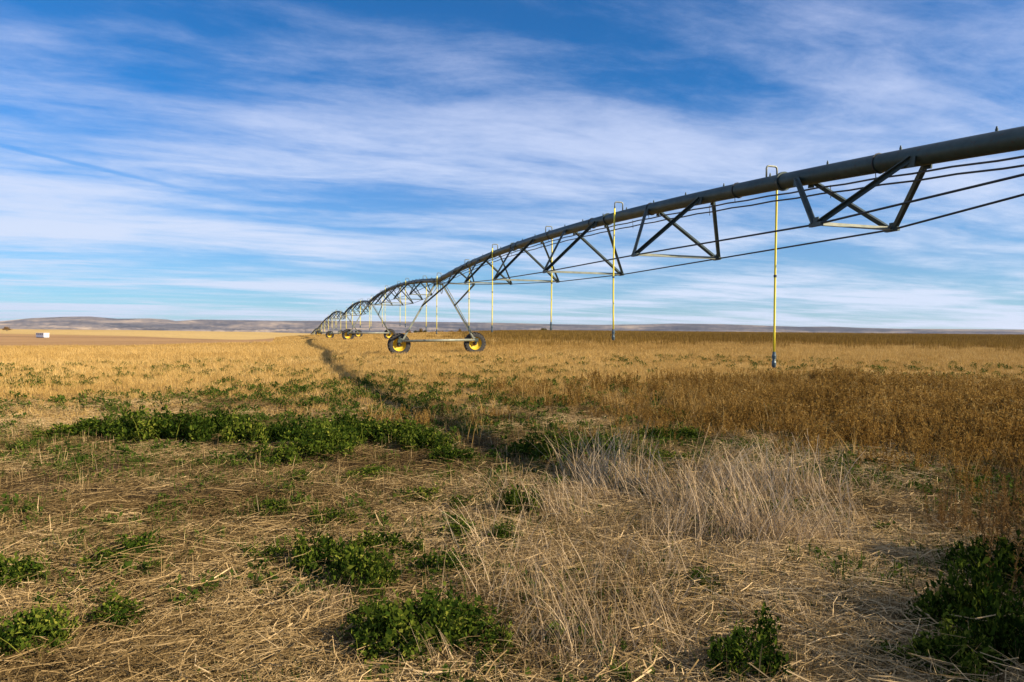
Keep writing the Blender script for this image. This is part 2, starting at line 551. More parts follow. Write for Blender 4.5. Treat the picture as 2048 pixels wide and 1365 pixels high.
def part(mb, name, material, smooth=False, parent=None, at=None):
    """link a part under the machine with its own origin at the point at (world)"""
    at = np.array(at if at is not None else mb.v[0], float)
    o = mb.build(name, material, root, smooth, origin=at)
    o.location = Vector(at - RO)
    if parent is not None:
        o.parent = parent
        o.location = Vector(at - RO) - parent.location
    return o


NODE_T = [0.153, 0.291, 0.430, 0.570, 0.709, 0.847]
NODE_D = [0.83, 1.10, 1.29, 1.29, 1.09, 0.74]
NODE_W = [1.34, 1.92, 2.25, 2.25, 1.90, 1.25]
UP = np.array([0, 0, 1.0])


class Span:
    def __init__(self, i):
        self.a, self.b, self.rise = np.array(TOWERS[i], float), np.array(TOWERS[i + 1], float), RISE[i]
        d = self.b - self.a
        d[2] = 0
        self.len = np.linalg.norm(d)
        self.dir = d / self.len
        self.side = np.array([self.dir[1], -self.dir[0], 0])      # to the right when looking along the pipe

    def at(self, t):
        p = self.a + (self.b - self.a) * t
        return p + UP * 4 * self.rise * t * (1 - t)

    def node(self, j, s):
        return self.at(NODE_T[j]) + self.side * s * NODE_W[j] / 2 - UP * NODE_D[j]


spans = [Span(i) for i in range(len(TOWERS) - 1)]
hose_no = 0
for i, sp in enumerate(spans):
    near = i == 0
    mid = i <= 1
    # the pipe with its coupling flanges
    mb = MB()
    n = 48 if near else 28
    mb.tube([sp.at(k / n) for k in range(n + 1)], PIPE_R, 24 if near else 12)
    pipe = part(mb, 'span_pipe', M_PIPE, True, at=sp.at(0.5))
    for k, tt in enumerate([0.004, 0.996] + ([0.197, 0.387, 0.613, 0.803] if mid else [])):
        mb = MB()
        e = 0.022 / sp.len
        mb.tube([sp.at(tt - e), sp.at(tt + e)], PIPE_R + 0.028, 20 if near else 10)
        part(mb, 'pipe_flange', M_STRUT, False, pipe, at=sp.at(tt))
    # truss under the pipe
    for s in (-1, 1):
        mb = MB()
        pts = [sp.at(0.012) + sp.side * s * 0.16 - UP * 0.13] + [sp.node(j, s) for j in range(6)] + \
              [sp.at(0.988) + sp.side * s * 0.16 - UP * 0.13]
        mb.tube(pts, 0.015 if mid else 0.018, 6)
        rod = part(mb, 'truss_rod', M_ROD, True, at=pts[3])
        if mid:
            for j in range(6):
                mb = MB()
                p = sp.node(j, s)
                mb.box(p - sp.dir * 0.11, p + sp.dir * 0.11, 0.05, 0.055)
                mb.box(p - UP * 0.02, p + UP * 0.10, 0.012, 0.10, sp.dir)
                part(mb, 'gusset_plate', M_STRUT, False, rod, at=p)
        for j in range(6):
            for q in (-1, 1):
                mb = MB()
                top = sp.at(NODE_T[j] + q * 1.02 / sp.len) + sp.side * s * (PIPE_R + 0.012) - UP * 0.03
                mb.angle(sp.node(j, s) + UP * 0.02 + sp.dir * q * 0.04, top, 0.060, 0.012, sp.side * s)
                if mid:
                    mb.box(top - sp.dir * 0.06 - UP * 0.06, top + sp.dir * 0.05 - UP * 0.05, 0.022, 0.13)
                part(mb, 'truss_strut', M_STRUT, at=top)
    for j in range(6):
        mb = MB()
        mb.angle(sp.node(j, -1) + UP * 0.004, sp.node(j, 1) + UP * 0.004, 0.055, 0.01, UP)
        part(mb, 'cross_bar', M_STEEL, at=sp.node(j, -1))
    # two cables slung under the pipe on wire straps
    if i <= 2:
        for dz_, lat in ((0.205, -0.05), (0.285, 0.03)):
            mb = MB()
            pts = []
            m_ = 60
            for k in range(m_ + 1):
                tt = 0.01 + 0.98 * k / m_
                pts.append(sp.at(tt) - UP * (dz_ + 0.012 * math.sin(k * 1.57) ** 2) + sp.side * lat)
            mb.tube(pts, 0.0135, 6)
            part(mb, 'control_cable', M_BLACK, True, at=pts[30])
    if mid:
        nst = 11
        for k in range(nst):
            tt = (k + 0.55) / nst
            c = sp.at(tt)
            mb = MB()
            ring = [c + (sp.side * math.cos(a) + UP * math.sin(a)) * (PIPE_R + 0.009) for a in np.linspace(0.9, 0.9 + 2 * math.pi, 17)]
            mb.tube(ring, 0.009, 5)
            part(mb, 'cable_strap', M_BLACK, True, pipe, at=c)
            mb = MB()
            mb.tube([c - sp.side * 0.07 - UP * 0.1, c - sp.side * 0.062 - UP * 0.2, c - sp.side * 0.05 - UP * 0.225], 0.006, 5)
            part(mb, 'cable_hanger', M_BLACK, True, pipe, at=c)
            mb = MB()
            c = c + sp.dir * 0.9
            mb.tube([c + sp.side * 0.02 - UP * 0.11, c + sp.side * 0.03 - UP * 0.30], 0.006, 5)
            part(mb, 'cable_hanger', M_BLACK, True, pipe, at=c)
    # plugged outlets along the top
    if mid:
        k = 0
        for yy in np.arange(0.6, sp.len, 1.27):
            c = sp.at(yy / sp.len) + UP * (PIPE_R - 0.004)
            mb = MB()
            mb.tube([c, c + UP * 0.035, c + UP * 0.036, c + UP * 0.06], [0.016, 0.016, 0.011, 0.009], 8)
            part(mb, 'outlet_plug', M_STRUT, False, pipe, at=c)
    # drop hoses on goosenecks, to either side by turns
    y0, y1 = sp.a[1], sp.b[1]
    for k in range(-9, 40):
        yy = 11.4 + 4.93 * k
        if not (y0 + 0.8 < yy < y1 - 0.2) or yy < -12:
            continue
        s = 1 if k % 2 == 0 else -1
        tt = (yy - y0) / (y1 - y0)
        c = sp.at(tt)
        off = sp.side * s
        jit = rng.normal(0, 0.010, 4)
        goose = [c + UP * 0.11, c + UP * 0.27] + \
                [c + off * (0.045 - 0.045 * math.cos(a)) + UP * (0.27 + 0.045 * math.sin(a)) for a in (0.5, 1.0, 1.4)] + \
                [c + off * (0.165 + 0.045 * math.sin(a)) + UP * (0.27 + 0.045 * math.cos(a)) for a in (0.15, 0.6, 1.1)] + \
                [c + off * 0.21 + UP * 0.25, c + off * 0.212 + UP * 0.12]
        low_z = -2.72 + rng.normal(0, 0.05)
        hp = [c + off * 0.212 + UP * 0.16]
        for q in range(1, 9):
            fr = q / 8
            hp.append(c + off * (0.212 + jit[0] * math.sin(fr * 3)) + sp.dir * jit[1] * fr * 2 + UP * (0.16 + (low_z - 0.16) * fr))
        mb = MB()
        mb.tube(hp, 0.0185, 8)
        hose = part(mb, 'drop_hose', M_HOSE, True, at=hp[0])
        mb = MB()
        mb.tube(goose, 0.016, 8)
        part(mb, 'gooseneck', M_STEEL, True, hose, at=goose[0])
        e = hp[-1]
        mb = MB()
        mb.tube([e + UP * 0.03, e - UP * 0.02, e - UP * 0.03, e - UP * 0.085, e - UP * 0.09, e - UP * 0.13], [0.026, 0.03, 0.036, 0.036, 0.022, 0.03], 10)
        mb.tube([e - UP * 0.13, e - UP * 0.15, e - UP * 0.20, e - UP * 0.235], [0.030, 0.037, 0.037, 0.024], 10)
        part(mb, 'sprinkler_nozzle', M_NOZZLE, False, hose, at=e)
        mb = MB()
        c2 = (hp[4] + hp[5]) / 2
        mb.tube([c2 + UP * 0.02, c2 - UP * 0.02], 0.026, 8)
        part(mb, 'hose_clamp', M_BLACK, False, hose, at=c2)

# shared wheel meshes, built round the axle (local x along the base beam, y along the pipe, z up)
AX, AU = np.array([0, 1.0, 0]), np.array([1.0, 0, 0])
mb = MB()
R = WHEEL_R
mb.lathe([(0.335, -0.12), (0.37, -0.145), (0.46, -0.155), (0.535, -0.145), (0.565, -0.11), (0.572, 0), (0.565, 0.11), (0.535, 0.145),
          (0.46, 0.155), (0.37, 0.145), (0.335, 0.12)], 48, (0, 0, 0), AX, AU)
for k in range(22):
    for s in (-1, 1):
        a0 = 2 * math.pi * (k + (0.5 if s > 0 else 0)) / 22
        pts = []
        for tt in (0, 0.5, 1):
            a = a0 + 0.20 * tt
            rr_ = 0.585 - 0.03 * tt ** 2
            pts.append((rr_ * math.cos(a), s * (0.01 + 0.148 * tt), -rr_ * math.sin(a)))
        for p, q in zip(pts, pts[1:]):
            up_ = np.array([p[0] + q[0], 0, p[2] + q[2]])
            mb.box(p, q, 0.042, 0.06, up_ / np.linalg.norm(up_))
ME_TYRE = mb.mesh('tyre', M_TYRE, False)
mb = MB()
for s in (-1, 1):
    mb.lathe([(0.352, s * 0.150), (0.352, s * 0.135), (0.325, s * 0.125), (0.318, s * 0.09), (0.285, s * 0.075), (0.275, s * 0.03),
              (0.20, s * 0.015), (0.10, s * 0.012)], 40, (0, 0, 0), AX * (1 if s > 0 else 1), AU)
ME_RIM = mb.mesh('wheel', M_RIM, True)
mb = MB()
mb.tube([(0, -0.11, 0), (0, 0.11, 0)], 0.075, 16)
mb.tube([(0, -0.03, 0), (0, 0.03, 0)], 0.125, 20)
for k in range(8):
    a = 2 * math.pi * k / 8
    mb.tube([(0.10 * math.cos(a), -0.042, 0.10 * math.sin(a)), (0.10 * math.cos(a), 0.042, 0.10 * math.sin(a))], 0.012, 6)
ME_HUB = mb.mesh('hub', metal_mat('rusty_hub', (0.09, 0.035, 0.015), (0.17, 0.075, 0.03), 0.7, 0.2, 10.0), False)


def tower(k):
    tx, ty, tz = TOWERS[k]
    sp = spans[min(k, len(spans) - 1)]
    along, side = sp.dir, sp.side
    c = np.array([tx, ty, 0.0])
    gl = c - side * BASE_W / 2
    gr = c + side * BASE_W / 2
    gl[2], gr[2] = h1(gl[0], gl[1]) - 0.045, h1(gr[0], gr[1]) - 0.045
    nv = -along                                     # towards the camera side of the beam
    ends = [gl + UP * 0.79 + nv * 0.17, gr + UP * 0.79 + nv * 0.17]
    for s, g, e in ((-1, gl, ends[0]), (1, gr, ends[1])):
        w = bpy.data.objects.new('wheel', ME_RIM)
        COL.objects.link(w)
        w.parent = root
        wc = g + UP * WHEEL_R - nv * 0.10
        w.location = Vector(wc - RO)
        w.rotation_euler = (0, rng.uniform(0, 6.28), math.atan2(side[1], side[0]))
        w.rotation_mode = 'XYZ'
        w.matrix_basis = Matrix.Translation(Vector(wc - RO)) @ Matrix.Rotation(math.atan2(side[1], side[0]), 4, 'Z') @ \
            Matrix.Rotation(rng.uniform(0, 6.28), 4, 'Y')
        for nm, me in (('tyre', ME_TYRE), ('hub', ME_HUB)):
            o = bpy.data.objects.new(nm, me)
            COL.objects.link(o)
            o.parent = w
        mb = MB()                                    # gearbox and axle bracket on the beam end
        q = e + side * s * 0.02
        mb.box(q - side * 0.10, q + side * 0.10, 0.13, 0.17)
        mb.box(q - UP * 0.22 - nv * 0.10, q + UP * 0.02 - nv * 0.10, 0.06, 0.12, side)
        mb.tube([q - UP * 0.19 - nv * 0.02, q - UP * 0.19 - nv * 0.22], 0.05, 12)
        if s < 0:
            mb.box(q + UP * 0.07 - nv * 0.03, q + UP * 0.24 - nv * 0.03, 0.13, 0.10, side)
        part(mb, 'gearbox', M_STRUT, at=q)
    mb = MB()
    mb.tube([ends[0] + side * 0.05, ends[1] - side * 0.05], 0.068, 14)
    beam = part(mb, 'base_beam', M_STEEL, True, at=(ends[0] + ends[1]) / 2)
    mb = MB()
    mp = (ends[0] + ends[1]) / 2 - side * 0.3 * BASE_W
    top = np.array([tx, ty, tz])
    for s, e in ((-1, ends[0]), (1, ends[1])):
        foot = e - side * s * 0.13 + UP * 0.05
        head = top + side * s * 0.17 - UP * 0.14
        mb = MB()
        mb.angle(foot, head, 0.10, 0.014, nv)
        mb.box(foot - UP * 0.10, foot + UP * 0.10, 0.02, 0.18, side)
        part(mb, 'tower_leg', M_STEEL, at=foot)
        m_pt = foot + (head - foot) * 0.60
        for q in (-1,):                              # stay from the leg to the last truss node of the span it carries
            kk = k if q > 0 else k - 1
            if not (0 <= kk < len(spans)):
                continue
            nd = spans[kk].node(0 if q > 0 else 5, s)
            mb = MB()
            mb.angle(m_pt, nd, 0.062, 0.012, side * s)
            part(mb, 'tower_stay', M_STRUT, at=m_pt)
        if s > 0 and k <= 3:
            mb = MB()
            d = (head - foot)
            o_ = side * 0.13 + UP * 0.05 + nv * 0.03
            mb.tube([foot + d * 0.1 + o_ * 0.6, foot + d * 0.58 + o_, foot + d * 0.98 + o_], 0.02, 8)
            for fr in (0.62, 0.78, 0.94):
                mb.tube([foot + d * fr, foot + d * fr + o_], 0.012, 6)
            part(mb, 'conduit', M_STEEL, True, at=foot + d * 0.5)
    # saddle that carries the pipe joint, flexible boot and cable loops
    mb = MB()
    mb.box(top - side * 0.26 - UP * 0.19, top + side * 0.26 - UP * 0.19, 0.16, 0.09)
    mb.box(top - UP * 0.19, top - UP * 0.09, 0.12, 0.12, side)
    part(mb, 'pipe_saddle', M_STRUT, at=top)
    mb = MB()
    mb.tube([top - along * 0.20, top - along * 0.12, top + along * 0.12, top + along * 0.20], [0.13, 0.152, 0.152, 0.13], 20)
    part(mb, 'joint_boot', M_BLACK, True, at=top)
    if k <= 3:
        for q, rr_ in ((-1, 0.24), (1, 0.30)):
            mb = MB()
            cc = top + nv * (0.35 + 0.12 * q) - UP * (0.36 + rr_ * 0.2) + side * 0.08 * q
            pts = [cc + (along * math.cos(a) * 0.8 + side * 0.35 * math.cos(a)) * rr_ + UP * math.sin(a) * rr_ for a in np.linspace(2.3, 2.3 + 5.0, 18)]
            mb.tube(pts, 0.016, 6)
            part(mb, 'cable_loop', M_BLACK, True, at=cc)


for k in range(len(TOWERS)):
    tower(k)

# ------------------------------------------------------------------ far things: cabin and bushes
M_WHITE = metal_mat('white_cabin_paint', (0.72, 0.73, 0.74), (0.82, 0.82, 0.82), 0.5, 0.0, 1.0)
M_GLASS = metal_mat('dark_window', (0.03, 0.035, 0.05), (0.05, 0.055, 0.07), 0.15, 0.0, 1.0)
cx, cy = ground_at(85, 676)
cz = h1(cx, cy)
cabin = empty('white_cabin', (cx, cy, cz))
cabin.rotation_euler = (0, 0, rad(-30))
tag(cabin, 'small white box-shaped cabin standing alone on the far tan field', 'cabin')
dist = math.hypot(cx, cy)
CW = dist * 11.4 / FPX


def cab(mb, name, m, parent=cabin):
    o = mb.build(name, m, parent)
    return o


mb = MB(); mb.box((-CW * 1.1, 0, CW * 0.36), (CW * 1.1, 0, CW * 0.36), CW * 0.70, CW * 0.56); cab(mb, 'wall', M_WHITE)
mb = MB(); mb.box((-CW * 1.14, 0, CW * 0.67), (CW * 1.14, 0, CW * 0.67), CW * 0.78, CW * 0.06); cab(mb, 'roof', M_WHITE)
for wx in (-0.8, -0.3, 0.2, 0.7):
    mb = MB(); mb.box((CW * (wx - 0.17), -CW * 0.352, CW * 0.53), (CW * (wx + 0.17), -CW * 0.352, CW * 0.53), 0.03, CW * 0.14); cab(mb, 'window', M_GLASS)
mb = MB(); mb.box((CW * 1.102, -CW * 0.10, CW * 0.10), (CW * 1.102, -CW * 0.10, CW * 0.52), 0.03, CW * 0.22, (0, 1, 0)); cab(mb, 'door', M_WHITE)
mb = MB(); mb.box((-CW * 1.05, 0, CW * 0.03), (CW * 1.05, 0, CW * 0.03), CW * 0.6, CW * 0.12); cab(mb, 'base_shadow', M_BLACK)  # black strip stands in for the shadow line at the cabin's foot


# ------------------------------------------------------------------ plants
def quads_mesh(name, P, rnd, material):
    """P: (n,4,3) quads with one random shade each"""
    n = len(P)
    me = bpy.data.meshes.new(name)
    me.vertices.add(n * 4)
    me.vertices.foreach_set('co', P.reshape(-1).astype(np.float32))
    me.loops.add(n * 4)
    me.loops.foreach_set('vertex_index', np.arange(n * 4, dtype=np.int32))
    me.polygons.add(n)
    me.polygons.foreach_set('loop_start', np.arange(0, n * 4, 4, dtype=np.int32))
    me.polygons.foreach_set('loop_total', np.full(n, 4, dtype=np.int32))
    a = me.attributes.new('rnd', 'FLOAT', 'FACE')
    a.data.foreach_set('value', np.asarray(rnd, np.float32))
    me.materials.append(material)
    me.update(calc_edges=True)
    me.validate()
    return me


def ribbon(P, w, face):
    """P: (n,k,3) centre lines, w: (n,k) half widths, face: (n,3) width direction -> quads (n*(k-1),4,3)"""
    L = P - face[:, None] * w[..., None]
    Rr = P + face[:, None] * w[..., None]
    q = np.stack([L[:, :-1], Rr[:, :-1], Rr[:, 1:], L[:, 1:]], 2)
    return q.reshape(-1, 4, 3)


def unit(a):
    return a / np.maximum(np.linalg.norm(a, axis=-1, keepdims=True), 1e-9)


def blades(n, spread, hmin, hmax, lean, width, seg, rg, droop=0.0, base=None, lean_dir=None, bend=0.0, power=0.5):
    """upright grass stalks: centre lines rising from a disc, leaning outwards at random and drooping at the tip"""
    th = rg.uniform(0, 2 * math.pi, n)
    rr_ = spread * rg.uniform(0, 1, n) ** power
    b = np.stack([rr_ * np.cos(th), rr_ * np.sin(th), np.zeros(n)], -1) if base is None else base
    hgt = rg.uniform(hmin, hmax, n)
    ld = th + rg.normal(0, 1.0, n) if lean_dir is None else rg.normal(lean_dir, 0.7, n)
    la = np.abs(rg.normal(0, lean, n))
    out = np.stack([np.cos(ld), np.sin(ld), np.zeros(n)], -1)
    t = np.linspace(0, 1, seg + 1)[None, :, None]
    up = np.array([0, 0, 1.0])
    P = b[:, None] + hgt[:, None, None] * (t * (np.cos(la)[:, None, None] * up + np.sin(la)[:, None, None] * out[:, None]) +
                                           (droop + bend * rg.uniform(0, 1, n))[:, None, None] * t ** 2.2 * (out[:, None] * 0.7 - up * 0.45))
    fd = rg.uniform(0, math.pi, n)
    face = np.stack([np.cos(fd), np.sin(fd), np.zeros(n)], -1)
    w = width * rg.uniform(0.6, 1.3, n)[:, None] * np.linspace(1, 0.35, seg + 1)[None]
    return ribbon(P, w, face), np.repeat(rg.uniform(0, 1, n), seg)


PROTO = bpy.data.collections.new('plant_prototypes')


def scatter(name, meshes, P, yaw, scl, tint, label, tilt=None, cat='grass'):
    """one object of stuff: copies of a few tufts set on points by geometry nodes"""
    n = len(P)
    coll = bpy.data.collections.new(name + '_tufts')
    for k, me in enumerate(meshes):
        coll.objects.link(bpy.data.objects.new('%s_%02d' % (name, k), me))
    me = bpy.data.meshes.new(name)
    me.vertices.add(n)
    me.vertices.foreach_set('co', P.astype(np.float32).ravel())
    rot = np.zeros((n, 3), np.float32)
    if tilt is not None:
        rot[:, :2] = tilt
    rot[:, 2] = yaw
    scl = np.asarray(scl, np.float32)
    if scl.ndim == 1:
        scl = np.repeat(scl[:, None], 3, 1)
    me.attributes.new('rot', 'FLOAT_VECTOR', 'POINT').data.foreach_set('vector', rot.ravel())
    me.attributes.new('scl', 'FLOAT_VECTOR', 'POINT').data.foreach_set('vector', scl.ravel())
    me.attributes.new('tint', 'FLOAT', 'POINT').data.foreach_set('value', np.asarray(tint, np.float32))
    me.attributes.new('pick', 'INT', 'POINT').data.foreach_set('value', rng.integers(0, len(meshes), n).astype(np.int32))
    me.materials.append(meshes[0].materials[0])
    o = bpy.data.objects.new(name, me)
    COL.objects.link(o)
    g = bpy.data.node_groups.new(name, 'GeometryNodeTree')
    g.interface.new_socket('Geometry', in_out='INPUT', socket_type='NodeSocketGeometry')
    g.interface.new_socket('Geometry', in_out='OUTPUT', socket_type='NodeSocketGeometry')
    gi, go = g.nodes.new('NodeGroupInput'), g.nodes.new('NodeGroupOutput')
    ci = g.nodes.new('GeometryNodeCollectionInfo')
    ci.inputs['Collection'].default_value = coll
    ci.inputs['Separate Children'].default_value = True
    ci.inputs['Reset Children'].default_value = True

    def attr(nm, typ):
        a = g.nodes.new('GeometryNodeInputNamedAttribute')
        a.data_type = typ
        a.inputs['Name'].default_value = nm
        return a.outputs['Attribute']
    ip = g.nodes.new('GeometryNodeInstanceOnPoints')
    e2r = g.nodes.new('FunctionNodeEulerToRotation')
    L = g.links.new
    L(gi.outputs[0], ip.inputs['Points'])
    L(ci.outputs[0], ip.inputs['Instance'])
    ip.inputs['Pick Instance'].default_value = True
    L(attr('pick', 'INT'), ip.inputs['Instance Index'])
    L(attr('rot', 'FLOAT_VECTOR'), e2r.inputs[0])
    L(e2r.outputs[0], ip.inputs['Rotation'])
    L(attr('scl', 'FLOAT_VECTOR'), ip.inputs['Scale'])
    L(ip.outputs[0], go.inputs[0])
    mod = o.modifiers.new('scatter', 'NODES')
    mod.node_group = g
    tag(o, label, cat, kind='stuff')
    return o


def wedge(rmin, rmax, density, az0=-52, az1=56):
    """random ground points, denser per square metre as asked"""
    area = (az1 - az0) / 360 * math.pi * (rmax ** 2 - rmin ** 2)
    n = int(area * density)
    r = np.sqrt(rng.uniform(rmin ** 2, rmax ** 2, n))
    a = np.radians(rng.uniform(az0, az1, n))
    return r * np.sin(a), r * np.cos(a), r, np.degrees(a)


def put(x, y, dz=0.0):
    return np.stack([x, y, H(x, y) + dz], -1)


V_STRAW = veg_mat('straw_litter', [(0.0, (0.028, 0.017, 0.008)), (0.3, (0.115, 0.074, 0.028)), (0.62, (0.36, 0.245, 0.105)), (1.0, (0.74, 0.55, 0.29))], 0.1, 0.5)
V_GOLD = veg_mat('golden_stubble', [(0.0, (0.17, 0.095, 0.025)), (0.4, (0.46, 0.29, 0.085)), (0.75, (0.60, 0.41, 0.15)), (1.0, (0.70, 0.53, 0.25))], 0.2, 0.5)
V_BROWN = veg_mat('brown_weeds', [(0.0, (0.075, 0.040, 0.012)), (0.35, (0.20, 0.11, 0.026)), (0.7, (0.40, 0.24, 0.06)), (1.0, (0.60, 0.42, 0.16))], 0.3, 0.6)
V_CROP = veg_mat('brown_crop', [(0.0, (0.12, 0.068, 0.016)), (0.5, (0.24, 0.145, 0.034)), (1.0, (0.42, 0.28, 0.085))], 0.2, 0.5)
V_GREEN = veg_mat('green_leaves', [(0.0, (0.022, 0.042, 0.007)), (0.5, (0.055, 0.088, 0.013)), (0.85, (0.105, 0.140, 0.02)), (1.0, (0.20, 0.21, 0.035))], 0.3, 0.8, use_tint=True)
V_CLUMP = veg_mat('green_clump_leaves', [(0.0, (0.009, 0.022, 0.004)), (0.4, (0.030, 0.056, 0.007)), (0.75, (0.115, 0.150, 0.017)), (1.0, (0.27, 0.27, 0.04))], 0.3, 0.8, use_tint=False)
V_DRY = veg_mat('dry_grass', [(0.0, (0.18, 0.12, 0.06)), (0.5, (0.46, 0.33, 0.18)), (1.0, (0.70, 0.55, 0.35))], 0.2, 0.85, use_tint=False)
V_BUSH = veg_mat('autumn_leaves', [(0.0, (0.06, 0.075, 0.02)), (0.35, (0.12, 0.10, 0.025)), (0.7, (0.28, 0.14, 0.03)), (1.0, (0.42, 0.24, 0.05))], 0.3, 0.35, use_tint=False)
M_BARK = metal_mat('bush_bark', (0.06, 0.045, 0.03), (0.11, 0.085, 0.06), 0.9, 0.0, 6.0)


def in_weeds(x, y):
    """how much brown weed stands at a place (the near right of the field)"""
    r = np.hypot(x, y)
    az = np.degrees(np.arctan2(x, y))
    n = fbm(x * 0.35, y * 0.35, 101, 3)
    front = 11.6 - 0.075 * np.clip(az, -5, 60) + 2.6 * (n - 0.5)
    w = sstep(-2.6, 2.2, y - front * np.cos(np.radians(np.clip(az - 12, 0, 30))))
    w = w * (1 - sstep(16.0, 19.5, y + 3 * (n - 0.5) - 0.05 * az))
    n4 = fbm(x * 1.1, y * 1.1, 105, 3)
    w = w * sstep(-12, 30, az + 40 * (n - 0.5)) * (0.35 + 0.65 * sstep(0.38, 0.58, n4 + 0.006 * np.clip(az, 0, 30)))
    w = np.maximum(w, 0.8 * np.exp(-((x + 0.6) / 1.9) ** 2 - ((y - 11.3) / 1.1) ** 2) * sstep(0.35, 0.55, n4))
    return w


def green_amount(x, y):
    """how much green regrowth there is among the stubble"""
    n = fbm(x * 0.22, y * 0.30, 121, 4)
    n2 = fbm(x * 0.8, y * 0.8, 131, 3)
    r = np.hypot(x, y)
    band = np.exp(-((y - 12.0 - 1.0 * (n - 0.5)) / 2.6) ** 2) * (1 - sstep(0.5, 4.5, x))
    band2 = np.exp(-((y - 16.5) / 5.0) ** 2) * 0.55 * (1 - 0.6 * sstep(-3, 3, x))
    far = 0.22 * sstep(14, 20, r) * (1 - sstep(30, 60, r))
    return np.clip(band * 1.1 + band2 + far, 0, 1) * sstep(0.36, 0.62, 0.5 * n + 0.5 * n2)


# --- flattened straw of the foreground
def straw_mat(rg, n, size):
    c = rg.normal(0, size * 0.32, (n, 3)) * np.array([1, 1, 0])
    c[:, 2] = rg.uniform(0.0, 1.0, n) ** 1.6 * 0.085
    th = rg.normal(0, 0.75, n)
    ln = rg.uniform(0.05, 0.28, n)
    el = rg.normal(0, 0.17, n)
    d = np.stack([np.cos(th) * np.cos(el), np.sin(th) * np.cos(el), np.sin(el)], -1)
    sd = np.stack([-np.sin(th), np.cos(th), np.zeros(n)], -1)
    t = np.linspace(-0.5, 0.5, 3)[None, :, None]
    P = c[:, None] + d[:, None] * ln[:, None, None] * t + sd[:, None] * (rg.normal(0, 0.03, n)[:, None, None]) * (t * 2) ** 2
    tiltn = rg.uniform(-0.9, 0.9, n)
    face = sd * np.cos(tiltn)[:, None] + np.array([0, 0, 1.0]) * np.sin(tiltn)[:, None]
    w = 0.0014 * np.clip(rg.lognormal(-0.05, 0.42, n), 0.4, 2.1)[:, None] * np.ones((1, 3))
    return ribbon(P, w, face), np.repeat(rg.uniform(0, 1, n) ** 1.2, 2)


mats = []
for k in range(10):
    q, r_ = straw_mat(rng, 200, 0.75)
    mats.append(quads_mesh('straw_mat', q, r_, V_STRAW))
x, y, r, az = wedge(1.6, 7, 46)
x2, y2, r2, az2 = wedge(7, 19, 15)
x, y, az = np.concatenate([x, x2]), np.concatenate([y, y2]), np.concatenate([az, az2])
keep = rng.uniform(0, 1, len(x)) > np.maximum(in_weeds(x, y) * 0.8, sstep(10.0, 17.0, np.hypot(x, y) + 7 * (fbm(x * 0.3, y * 0.3, 145, 3) - 0.5)))
x, y = x[keep], y[keep]
yaw = rng.normal(0.0, 0.55, len(x)) + 2.2 * (fbm(x * 0.5, y * 0.5, 141, 3) - 0.5) * 2.0 + np.where(rng.uniform(size=len(x)) < 0.25, rng.uniform(0, 3.14, len(x)), 0)
pt = fbm(x * 1.3, y * 1.3, 151, 3)
scatter('straw_litter', mats, put(x, y, -0.005), yaw, rng.uniform(0.7, 1.25, len(x)),
        np.clip(1.5 * (pt - 0.5) + 1.6 * (fbm(x * 0.45, y * 0.6, 153, 3) - 0.5) + 0.46 + rng.normal(0, 0.2, len(x)), 0, 1),
        'flattened dry straw lying matted over the foreground', tilt=rng.normal(0, 0.07, (len(x), 2)), cat='straw')

# --- short cut stalks standing in the straw
stub = []
for k in range(6):
    q, r_ = blades(7, 0.09, 0.06, 0.20, 0.25, 0.0026, 1, rng)
    stub.append(quads_mesh('cut_stalks', q, r_, V_STRAW))
x, y, r, az = wedge(1.8, 13, 13)
keep = fbm(x * 0.7, y * 0.7, 161, 3) + rng.normal(0, 0.08, len(x)) > 0.42
x, y = x[keep], y[keep]
scatter('cut_stalks', stub, put(x, y), rng.uniform(0, 6.28, len(x)), rng.uniform(0.7, 1.3, len(x)), rng.uniform(0.45, 1.0, len(x)),
        'short cut straw stalks standing up through the flattened straw', cat='stubble')

# --- golden stubble field
tuft = []
for k in range(8):
    q, r_ = blades(13, 0.15, 0.06, 0.25, 0.50, 0.0045, 1, rng)
    tuft.append(quads_mesh('stubble_tuft', q, r_, V_GOLD))
x, y, r, az = wedge(10, 26, 62)
x2, y2, r2, az2 = wedge(26, 62, 26)
x, y, r, az = [np.concatenate(p) for p in ((x, x2), (y, y2), (r, r2), (az, az2))]
n = fbm(x * 0.3, y * 0.3, 171, 3)
nb = fbm(x * 0.05, y * 0.12, 175, 4)
pres = sstep(8.5, 16.5, r + 8 * (n - 0.5) + 0.05 * np.clip(-az, 0, 50)) * (1 - 0.45 * in_weeds(x, y)) * (1 - 0.35 * green_amount(x, y))
keep = rng.uniform(0, 1, len(x)) < pres
x, y, r, nb = x[keep], y[keep], r[keep], nb[keep]
# drilled in rows
ROW = rad(72)
u = x * math.cos(ROW) + y * math.sin(ROW)
v = -x * math.sin(ROW) + y * math.cos(ROW)
v = np.where(rng.uniform(size=len(v)) < 0.75, np.round(v / 0.30) * 0.30 + rng.normal(0, 0.05, len(v)), v)
x, y = u * math.cos(ROW) - v * math.sin(ROW), u * math.sin(ROW) + v * math.cos(ROW)
big = 1 + 0.5 * sstep(26, 30, r)
nc = fbm(x * 0.9, y * 0.9, 177, 3)
sc_ = np.stack([rng.uniform(0.8, 1.2, len(x)) * big, rng.uniform(0.8, 1.2, len(x)) * big, rng.uniform(0.65, 1.15, len(x)) * (0.45 + 0.4 * nb + 0.5 * nc) * (0.5 + 0.5 * sstep(10, 24, r))], -1)
scatter('golden_stubble', tuft, put(x, y), rng.uniform(0, 6.28, len(x)), sc_, np.clip(-0.25 + 0.9 * nb + 0.75 * nc + rng.normal(0, 0.22, len(x)), 0, 1),
        'short golden cereal stubble covering the middle of the field', cat='stubble')

